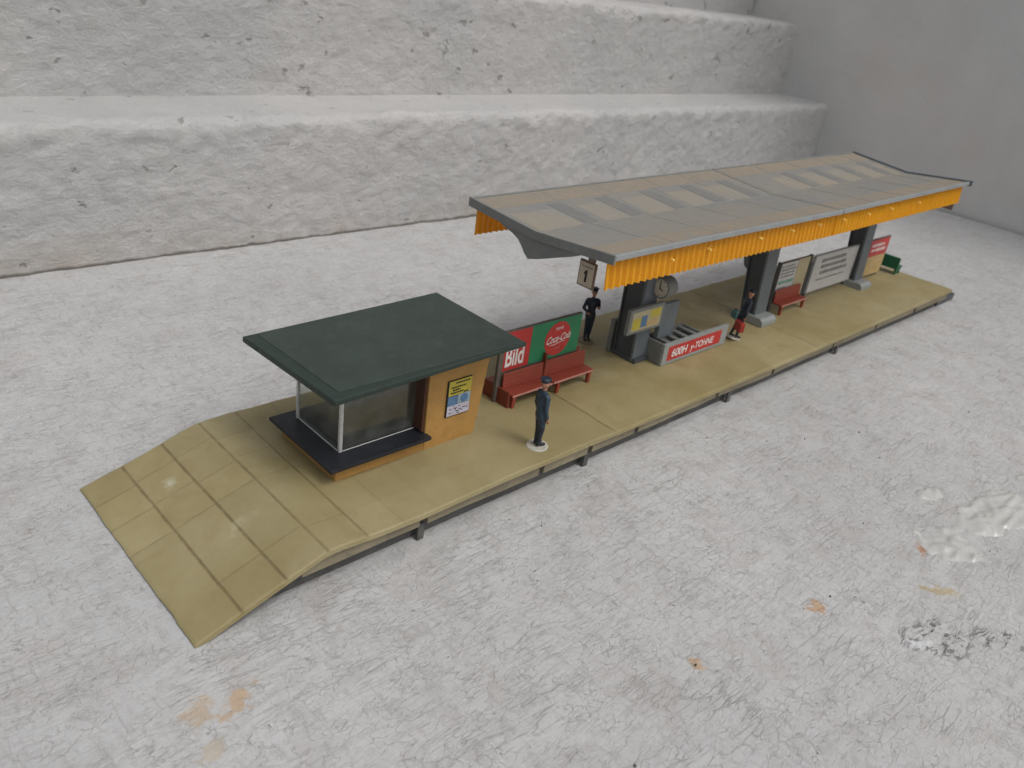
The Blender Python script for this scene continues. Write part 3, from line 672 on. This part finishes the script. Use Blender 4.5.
# pillars
for x0, x1, yb0, yb1, yt0, yt1 in ((16.58, 17.2, 2.78, 3.66, 2.86, 3.76), (24.22, 24.95, 2.70, 3.36, 2.92, 3.84), (33.15, 33.85, 2.76, 3.42, 3.0, 3.90)):
    zt = 5.24
    mb = MB(); mb.hexa([(x0, yb0 + .1, 1.0), (x1 - .0, yb0 + .1, 1.0), (x1, yb1 - .06, 1.0), (x0, yb1 - .06, 1.0), (x0, yt0 + .1, zt), (x1, yt0 + .1, zt), (x1, yt1 - .06, zt), (x0, yt1 - .06, zt)])
    pl = mb.build('pillar', M['slate'], cn, .02)
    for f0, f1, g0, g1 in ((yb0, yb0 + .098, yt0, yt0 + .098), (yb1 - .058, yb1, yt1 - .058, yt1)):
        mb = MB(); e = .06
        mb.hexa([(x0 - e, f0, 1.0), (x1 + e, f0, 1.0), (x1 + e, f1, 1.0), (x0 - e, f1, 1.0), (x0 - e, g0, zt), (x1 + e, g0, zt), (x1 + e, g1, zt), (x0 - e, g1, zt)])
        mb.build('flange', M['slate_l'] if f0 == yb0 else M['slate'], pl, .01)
    if x0 > 20:
        mb = MB(); a, b_ = x0 - .22, x1 + .12
        mb.prism([(yb0 - .48, .962), (yb1 + .2, .962), (yb1 + .2, 1.16), (yb1 + .05, 1.28), (yb0 - .35, 1.28), (yb0 - .48, 1.16)], 0, a, b_)
        mb.build('plinth', M['grey_l'], pl, .015)
    else:
        mb = MB(); mb.box(x0 - .05, x1 + .3, yb0 - .12, yb1 + .05, .962, 1.12); mb.build('plinth', M['slate'], pl, .015)
mb = MB(); mb.prism([(3.84, 3.0), (3.5, 2.75), (3.4, 3.0), (3.6, 3.5), (4.0, 3.6)], 0, 24.3, 24.45); mb.build('loudspeaker_bracket', M['slate_l'], cn, .01)

# hanging things
sg = empty('platform_number_sign', (11.62, 1.42, 6.05), 'small square cream sign with black number 1 under the near end of the canopy', 'sign', 'platform number signs under the canopy')
sf = bx('sign_frame', M['sign_rim'], sg, 11.57, 11.64, 1.14, 1.71, 5.05, 5.77, bevel=.01)
fc = MB(); fc.box(11.562, 11.57, 1.18, 1.67, 5.09, 5.73); fc = fc.build('sign_face', M['sign_face'], sf, 0)
mb = MB(); mb.prism([(1.385, 5.20), (1.385, 5.53), (1.44, 5.53), (1.50, 5.45), (1.50, 5.40), (1.455, 5.43), (1.455, 5.20)], 0, 11.548, 11.556); mb.build('number', M['black_ink'], fc, 0)
mb = MB()
for q in range(5): mb.box(11.553, 11.560, 1.24 + q * .075, 1.24 + q * .075 + .05, 5.60, 5.635)
mb.build('small_print', M['grey_ink'], fc, 0)
bx('hanger', M['pinkish'], sg, 11.58, 11.66, 1.24, 1.46, 5.773, 6.02)
s2 = empty('platform_number_sign', (35.5, .9, 6.1), 'tiny purplish sign hanging under the far right corner of the canopy', 'sign', 'platform number signs under the canopy')
sf2 = bx('sign_frame', M['sign_rim'], s2, 35.45, 35.55, .55, 1.05, 5.12, 5.55, bevel=.01); bx('sign_face', M['pinkish'], sf2, 35.44, 35.449, .58, 1.02, 5.15, 5.52, bevel=0)
bx('hanger', M['pinkish'], s2, 35.46, 35.54, .75, .85, 5.56, 6.06)
ck = empty('station_clock', (17.2, 2.1, 3.6), 'round grey station clock with a pale dial hanging right of the first pillar', 'clock')
mb = MB(); mb.cyl((17.02, 2.64, 3.66), (1, 0, 0), .37, .50, 40); cb = mb.build('case', M['grey'], ck, .03)
mb = MB(); mb.cyl((17.019, 2.64, 3.66), (-1, 0, 0), .30, .012, 40); cf = mb.build('dial', M['clock_face'], cb, .0)
mb = MB()
for q in range(12):
    a = q * math.pi / 6; y, z = 2.64 + .25 * math.sin(a), 3.66 + .25 * math.cos(a); mb.box(16.998, 17.006, y - .012, y + .012, z - .018, z + .018)
mb.build('hour_mark', M['black_ink'], cf, 0)
mb = MB(); mb.prism([(2.62, 3.64), (2.66, 3.64), (2.65, 3.88), (2.63, 3.88)], 0, 16.992, 16.998); mb.build('hand', M['black_ink'], cf, 0)
mb = MB(); mb.prism([(2.64, 3.63), (2.64, 3.68), (2.48, 3.60), (2.48, 3.58)], 0, 16.992, 16.998); mb.build('hand', M['black_ink'], cf, 0)
bx('hanger', M['grey'], ck, 17.23, 17.31, 2.60, 2.68, 4.02, 6.0, bevel=.0)
for i, (x, y, lb_) in enumerate(((17.9, 2.0, 'small dark lamp hanging under the canopy, right of the clock'), (20.2, 2.0, 'small dark lamp hanging under the canopy left of the middle pillar'), (31.4, 1.6, 'small dark lamp hanging under the canopy near the far pillar'))):
    l = empty('hanging_lamp', (x, y, 5.3), lb_, 'lamp', 'lamps under the canopy')
    zb = 4.55 if i < 2 else 4.9
    mb = MB(); mb.cyl((x, y, zb), (0, 0, 1), .20, .16, 20, .09); mb.build('lamp_shade', M['slate'], l, .01)
    mb = MB(); mb.cyl((x, y, zb + .16), (0, 0, 1), .03, 6.05 - zb - .16, 8); mb.build('rod', M['slate'], l, 0)

# ------------------------------------------------------------------ figures
def capsule(bm, a, b, ra, rb, n=12):
    a, b = Vector(a), Vector(b); d = b - a; L = d.length
    q = d.to_track_quat('Z', 'Y') if L > 1e-6 else Matrix.Identity(3).to_quaternion()
    rings = []
    prof = []
    for i in range(1, 5): t = math.pi / 2 * i / 5; prof.append((-ra * math.cos(t), ra * math.sin(t)))
    prof.append((0, ra)); prof.append((L, rb))
    for i in range(1, 5): t = math.pi / 2 * (1 - i / 5); prof.append((L + rb * math.cos(t), rb * math.sin(t)))
    top = bm.verts.new(a + q @ Vector((0, 0, -ra))); bot = bm.verts.new(a + q @ Vector((0, 0, L + rb)))
    for z, r in prof: rings.append([bm.verts.new(a + q @ Vector((r * math.cos(2 * math.pi * k / n), r * math.sin(2 * math.pi * k / n), z))) for k in range(n)])
    for r0, r1 in zip(rings, rings[1:]):
        for k in range(n): bm.faces.new((r0[k], r0[(k + 1) % n], r1[(k + 1) % n], r1[k]))
    for k in range(n): bm.faces.new((top, rings[0][(k + 1) % n], rings[0][k])); bm.faces.new((bot, rings[-1][k], rings[-1][(k + 1) % n]))
def ell(bm, c, r, rot=0):
    m = Matrix.Translation(c) @ Matrix.Rotation(rot, 4, 'Z') @ Matrix.Diagonal((*r, 1)); bmesh.ops.create_uvsphere(bm, u_segments=20, v_segments=14, radius=1, matrix=m)
def person(loc, label, heading, tilt, coat, trousers, arms, stride=.0, scale=1.0, disc='disc'):
    """2 cm tall painted figure; local frame: facing -Y, feet at z=0.06 on a round base"""
    root = empty('person', loc, label, 'person', 'model railway figures on the platform')
    bm = bmesh.new(); z = .05
    for sx, st in ((-1, -stride), (1, stride)):
        hip = (sx * .085, .0, .98); kn = (sx * .075, -.02 + st * .5, .54); an = (sx * .07, .02 + st, z + .09)
        capsule(bm, hip, kn, .125, .092); capsule(bm, kn, an, .09, .055); capsule(bm, (an[0], an[1] + .02, z + .05), (an[0] + sx * .02, an[1] - .17, z + .035), .05, .045)
    ell(bm, (0, .0, 1.0), (.20, .145, .16)); capsule(bm, (0, 0, 1.05), (0, 0, 1.30), .155, .165); ell(bm, (0, -.01, 1.38), (.215, .145, .2)); 
    capsule(bm, (-.17, 0, 1.50), (.17, 0, 1.50), .09, .09); capsule(bm, (0, 0, 1.55), (0, -.01, 1.68), .07, .06)
    # coat skirt
    ell(bm, (0, 0, .93), (.205, .155, .15))
    for sx, (el, wr) in zip((-1, 1), arms):
        sh_ = (sx * .225, 0, 1.48); capsule(bm, sh_, el, .078, .062); capsule(bm, el, wr, .06, .045)
        e, w = Vector(el), Vector(wr); d = (w - e).normalized(); side = d.cross(Vector((0, 0, 1)) if abs(d.z) < .8 else Vector((0, 1, 0))).normalized(); up = side.cross(d)
        capsule(bm, w, w + d * .07, .042, .04)
        for k in range(4):
            s0 = w + d * .07 + side * (.033 * (k - 1.5)); L = (.055, .068, .064, .05)[k]
            m_ = s0 + d * L * .6; capsule(bm, s0, m_, .0165, .015, 8); capsule(bm, m_, m_ + (d * .6 + up * .5) * L * .7, .015, .012, 8)
        t0 = w + d * .02 + side * .04; capsule(bm, t0, t0 + (side * .6 + d * .8).normalized() * .06, .017, .014, 8)
    # head
    ell(bm, (0, -.005, 1.80), (.098, .118, .135)); ell(bm, (0, -.03, 1.735), (.07, .085, .07)); capsule(bm, (0, -.12, 1.815), (0, -.142, 1.775), .016, .02, 8)
    ell(bm, (0, -.108, 1.845), (.06, .02, .016)); ell(bm, (0, -.108, 1.735), (.035, .018, .012))
    for sx in (-1, 1): ell(bm, (sx * .10, .0, 1.79), (.018, .028, .04))
    me = bpy.data.meshes.new('body'); bm.to_mesh(me); bm.free()
    tmp = bpy.data.objects.new('body', me); col.objects.link(tmp)
    rm = tmp.modifiers.new('r', 'REMESH'); rm.mode = 'VOXEL'; rm.voxel_size = .0125; rm.adaptivity = 0
    sm = tmp.modifiers.new('s', 'SMOOTH'); sm.factor = .5; sm.iterations = 3
    dg = bpy.context.evaluated_depsgraph_get(); ev = tmp.evaluated_get(dg).to_mesh()
    mb = MB(); mb.add([v.co[:] for v in ev.vertices], [tuple(p.vertices) for p in ev.polygons])
    tmp.evaluated_get(dg).to_mesh_clear(); bpy.data.objects.remove(tmp); bpy.data.meshes.remove(me)
    wrs = [Vector(a[1]) for a in arms]; els = [Vector(a[0]) for a in arms]
    for i, f in enumerate(mb.f):
        c = Vector((0, 0, 0))
        for k in f: c += Vector(mb.v[k])
        c /= len(f); mi = 0
        if c.z > 1.63 and abs(c.x) < .15: mi = 2
        elif any((c - w).dot((w - e).normalized()) > .015 and (c - w).length < .2 and not (abs(c.x) < .2 and c.y > -.165) for w, e in zip(wrs, els)): mi = 2
        elif c.z < .86 and not any((c - w).length < .3 or (c - e).length < .1 for w, e in zip(wrs, els)): mi = 1
        if c.z < .15: mi = 3
        mb.mi[i] = mi
    body = mb.build('body', [coat, trousers, M['skin'], M['black_ink']], root, 0, smooth=True, org=(0, 0, 0))
    # eyes
    e = MB()
    for sx in (-1, 1): e.cyl((sx * .038, -.108, 1.815), (0, -1, 0), .012, .012, 8)
    e.build('eyes', M['black_ink'], body, 0, org=(0, 0, 0))
    c = MB(); c.cyl((0, 0.0, 1.855), (0, 0, 1), .118, .05, 24, .125); c.cyl((0, .0, 1.905), (0, 0, 1), .128, .035, 24, .155); c.cyl((0, 0, 1.94), (0, 0, 1), .155, .03, 24, .10)
    c.prism([(.09 * math.cos(a), -.07 + .115 * math.sin(a)) for a in [math.pi + i * math.pi / 8 for i in range(9)]], 2, 1.862, 1.878)
    c.build('cap', M['navy'], root, .006, org=(0, 0, 0))
    # coat details
    dsc = MB(); dsc.cyl((0, 0, .0), (0, 0, 1), .32, .04, 36, .30); dsc.build('base_disc', M[disc], root, .012, org=(0, 0, 0))
    root.scale = (scale * .88, scale * .92, scale)
    root.rotation_mode = 'XYZ'
    # tilt applied in world space after the heading
    root.rotation_mode = 'QUATERNION'
    root.rotation_quaternion = (Matrix.Rotation(tilt[1], 3, 'Y') @ Matrix.Rotation(tilt[0], 3, 'X') @ Matrix.Rotation(heading, 3, 'Z')).to_quaternion()
    return root
relax = (((-.265, .03, 1.18), (-.25, -.05, .92)), ((.265, .03, 1.18), (.25, -.05, .92)))
akimbo = (((-.31, .05, 1.20), (-.17, -.13, 1.10)), ((.31, .05, 1.22), (.22, -.17, 1.30)))
carry = (((-.30, .05, 1.18), (-.27, .0, .92)), ((.30, -.06, 1.18), (.28, -.18, .93)))
f1 = person((9.88, .68, .985), 'standing model railwayman with cap and light blue coat sleeves near the platform edge', R(75), (0, R(-2.5)), M['blue_cloth'], M['navy'], relax, 0, 1.08)
f2 = person((16.42, 4.80, .975), 'standing model railwayman in dark uniform and cap behind the long bench', R(-35), (0, 0), M['navy'], M['navy'], akimbo, 0, 1.02, 'slab_side')
f3 = person((22.0, 2.25, .965), 'leaning model traveller in dark clothes with bags left of the middle pillar', R(60), (R(3), R(10)), M['navy'], M['navy'], carry, .1)
def suitcase(loc, mat, label, rot, w=.40, h=.30, d=.15):
    s_ = empty('suitcase', loc, label, 'suitcase', 'bags carried by the leaning figure'); o = Vector(loc)
    mb = MB(); mb.box(-w / 2, w / 2, -d / 2, d / 2, 0, h); mb.build('case_body', mat, s_, .03, org=(0, 0, 0))
    mb = MB(); mb.box(-.07, -.05, -.015, .015, h, h + .05); mb.box(.05, .07, -.015, .015, h, h + .05); mb.box(-.07, .07, -.015, .015, h + .05, h + .07); mb.build('handle', M['black_ink'], s_, .004, org=(0, 0, 0))
    s_.rotation_euler = (0, 0, rot)
suitcase((21.75, 1.98, 1.42), M['case_red'], 'bright red suitcase held low in front by the leaning figure', R(60), .46, .36, .2)
suitcase((22.65, 2.75, 1.45), M['case_teal'], 'dull teal bag on the far side of the leaning figure', R(60), .36, .3, .16)

# thick glossy spill of white paint
M['spill'] = plastic('glossy_paint', (.52, .52, .50), .07, .08, 1.0, (.45, .40, .28), .35, 2.5, .03, .9)
def spill_h(x, y):
    m_ = -9
    for cx, cy, ra, rb, an in ((17.5, -8.1, 1.15, .8, -.3), (20.6, -8.3, 2.5, .75, -.1), (24.2, -8.9, 2.2, .9, -.1), (20.0, -6.6, .9, .35, .1)):
        dx, dy = x - cx, y - cy; u = (dx * math.cos(an) + dy * math.sin(an)) / ra; w_ = (-dx * math.sin(an) + dy * math.cos(an)) / rb
        m_ = max(m_, 1 - math.hypot(u, w_))
    m_ += .75 * fbm((x, y, 11), 1.2, 6) - .1
    if m_ <= 0: return -.06
    r_ = 1 - abs(noise.noise(Vector((x * 1.3, y * 3.0, 4)))) * 2
    return -.02 + min(1, m_ * 2.2) * (.028 + .10 * max(0, r_) ** 2 + .03 * fbm((x, y, 2), 2.6, 4))
X_ = [15.5 + .07 * i for i in range(165)]; Y_ = [-10.5 + .07 * i for i in range(75)]
mb = MB(); mb.add([(x, y, spill_h(x, y)) for y in Y_ for x in X_], [(j * 165 + i, j * 165 + i + 1, (j + 1) * 165 + i + 1, (j + 1) * 165 + i) for j in range(74) for i in range(164)])
mb.f = [f for f in mb.f if max(mb.v[k][2] for k in f) > -.055]; mb.mi = [0] * len(mb.f)
used = sorted({k for f in mb.f for k in f}); rem = {k: i for i, k in enumerate(used)}; mb.v = [mb.v[k] for k in used]; mb.f = [tuple(rem[k] for k in f) for f in mb.f]
tag(mb.build('paint_spill', M['spill'], None, 0, smooth=True), label='wrinkled glossy white paint spill dried on the ground at the right', kind='stuff')

# loose grit and paint flakes on the ground, kept as tiny real chips
rnd = random.Random(3)
gr = MB()
for k in range(150):
    x = rnd.uniform(-6, 40); y = rnd.uniform(-11, -0.3) if rnd.random() < .8 else rnd.uniform(7, 19)
    r_ = rnd.uniform(.010, .026) * (1.5 if k % 9 == 0 else 1); n = rnd.randint(4, 6); a0 = rnd.uniform(0, 6)
    b0 = [(x + r_ * math.cos(a0 + 6.283 * i / n) * rnd.uniform(.6, 1.3), y + r_ * math.sin(a0 + 6.283 * i / n) * rnd.uniform(.6, 1.3)) for i in range(n)]
    gr.prism(b0, 2, -.03, .012 + r_ * .35, 0 if rnd.random() < .8 else 1)
tag(gr.build('grit', [M['paper'], M['board_edge']], None, .0), label='scattered grit and loose paint flakes on the painted ground', cat='grit', kind='stuff')

# ------------------------------------------------------------------ camera
cd = bpy.data.cameras.new('Camera'); cam = bpy.data.objects.new('Camera', cd); col.objects.link(cam); sc.camera = cam
cd.sensor_width = 6.17; cd.lens = 820.521 / 1024 * 6.17; cd.clip_start = .005; cd.clip_end = 20
y, p, r = R(-47.12), R(-27.305), R(8.49)
fwd = Vector((math.cos(p) * math.sin(-y), math.cos(p) * math.cos(y), math.sin(p))); right = Vector((math.cos(y), math.sin(y), 0)); up = right.cross(fwd)
r_ = right * math.cos(r) + up * math.sin(r); u_ = -right * math.sin(r) + up * math.cos(r)
mw = Matrix((( r_.x, u_.x, -fwd.x), (r_.y, u_.y, -fwd.y), (r_.z, u_.z, -fwd.z))).to_4x4(); mw.translation = Vector((-4.723, -11.627, 12.593)) * S
cam.matrix_world = mw
cd.dof.use_dof = True; cd.dof.focus_distance = .205; cd.dof.aperture_fstop = 6.5

# ------------------------------------------------------------------ light: overcast
w = bpy.data.worlds.new('World'); sc.world = w; w.use_nodes = True; t = w.node_tree
az = Vector((.25, -1.0)); el = R(60)
sky = t.nodes.new('ShaderNodeTexSky'); sky.sky_type = 'NISHITA'; sky.sun_disc = False; sky.sun_elevation = el
sky.sun_rotation = math.atan2(az.x, az.y); sky.air_density = 1.0; sky.dust_density = 6
hs = t.nodes.new('ShaderNodeHueSaturation'); hs.inputs['Saturation'].default_value = .22
t.links.new(sky.outputs[0], hs.inputs['Color'])
bg = t.nodes['Background']; bg.inputs[1].default_value = .128; t.links.new(hs.outputs[0], bg.inputs[0])
sd = bpy.data.lights.new('Sun', 'SUN'); so = bpy.data.objects.new('Sun', sd); col.objects.link(so)
sd.energy = 0.62; sd.angle = R(14); sd.color = (1, .97, .93)
dirv = Vector((az.x * math.cos(el) / az.length, az.y * math.cos(el) / az.length, math.sin(el)))
so.rotation_euler = dirv.to_track_quat('Z', 'Y').to_euler(); so.location = dirv * 1
sc.view_settings.view_transform = 'Standard'; sc.view_settings.look = 'None'; sc.view_settings.exposure = -0.10; sc.view_settings.gamma = 1
sc.render.engine = 'CYCLES'; sc.render.resolution_x = 1024; sc.render.resolution_y = 768
sc.cycles.transparent_max_bounces = 12
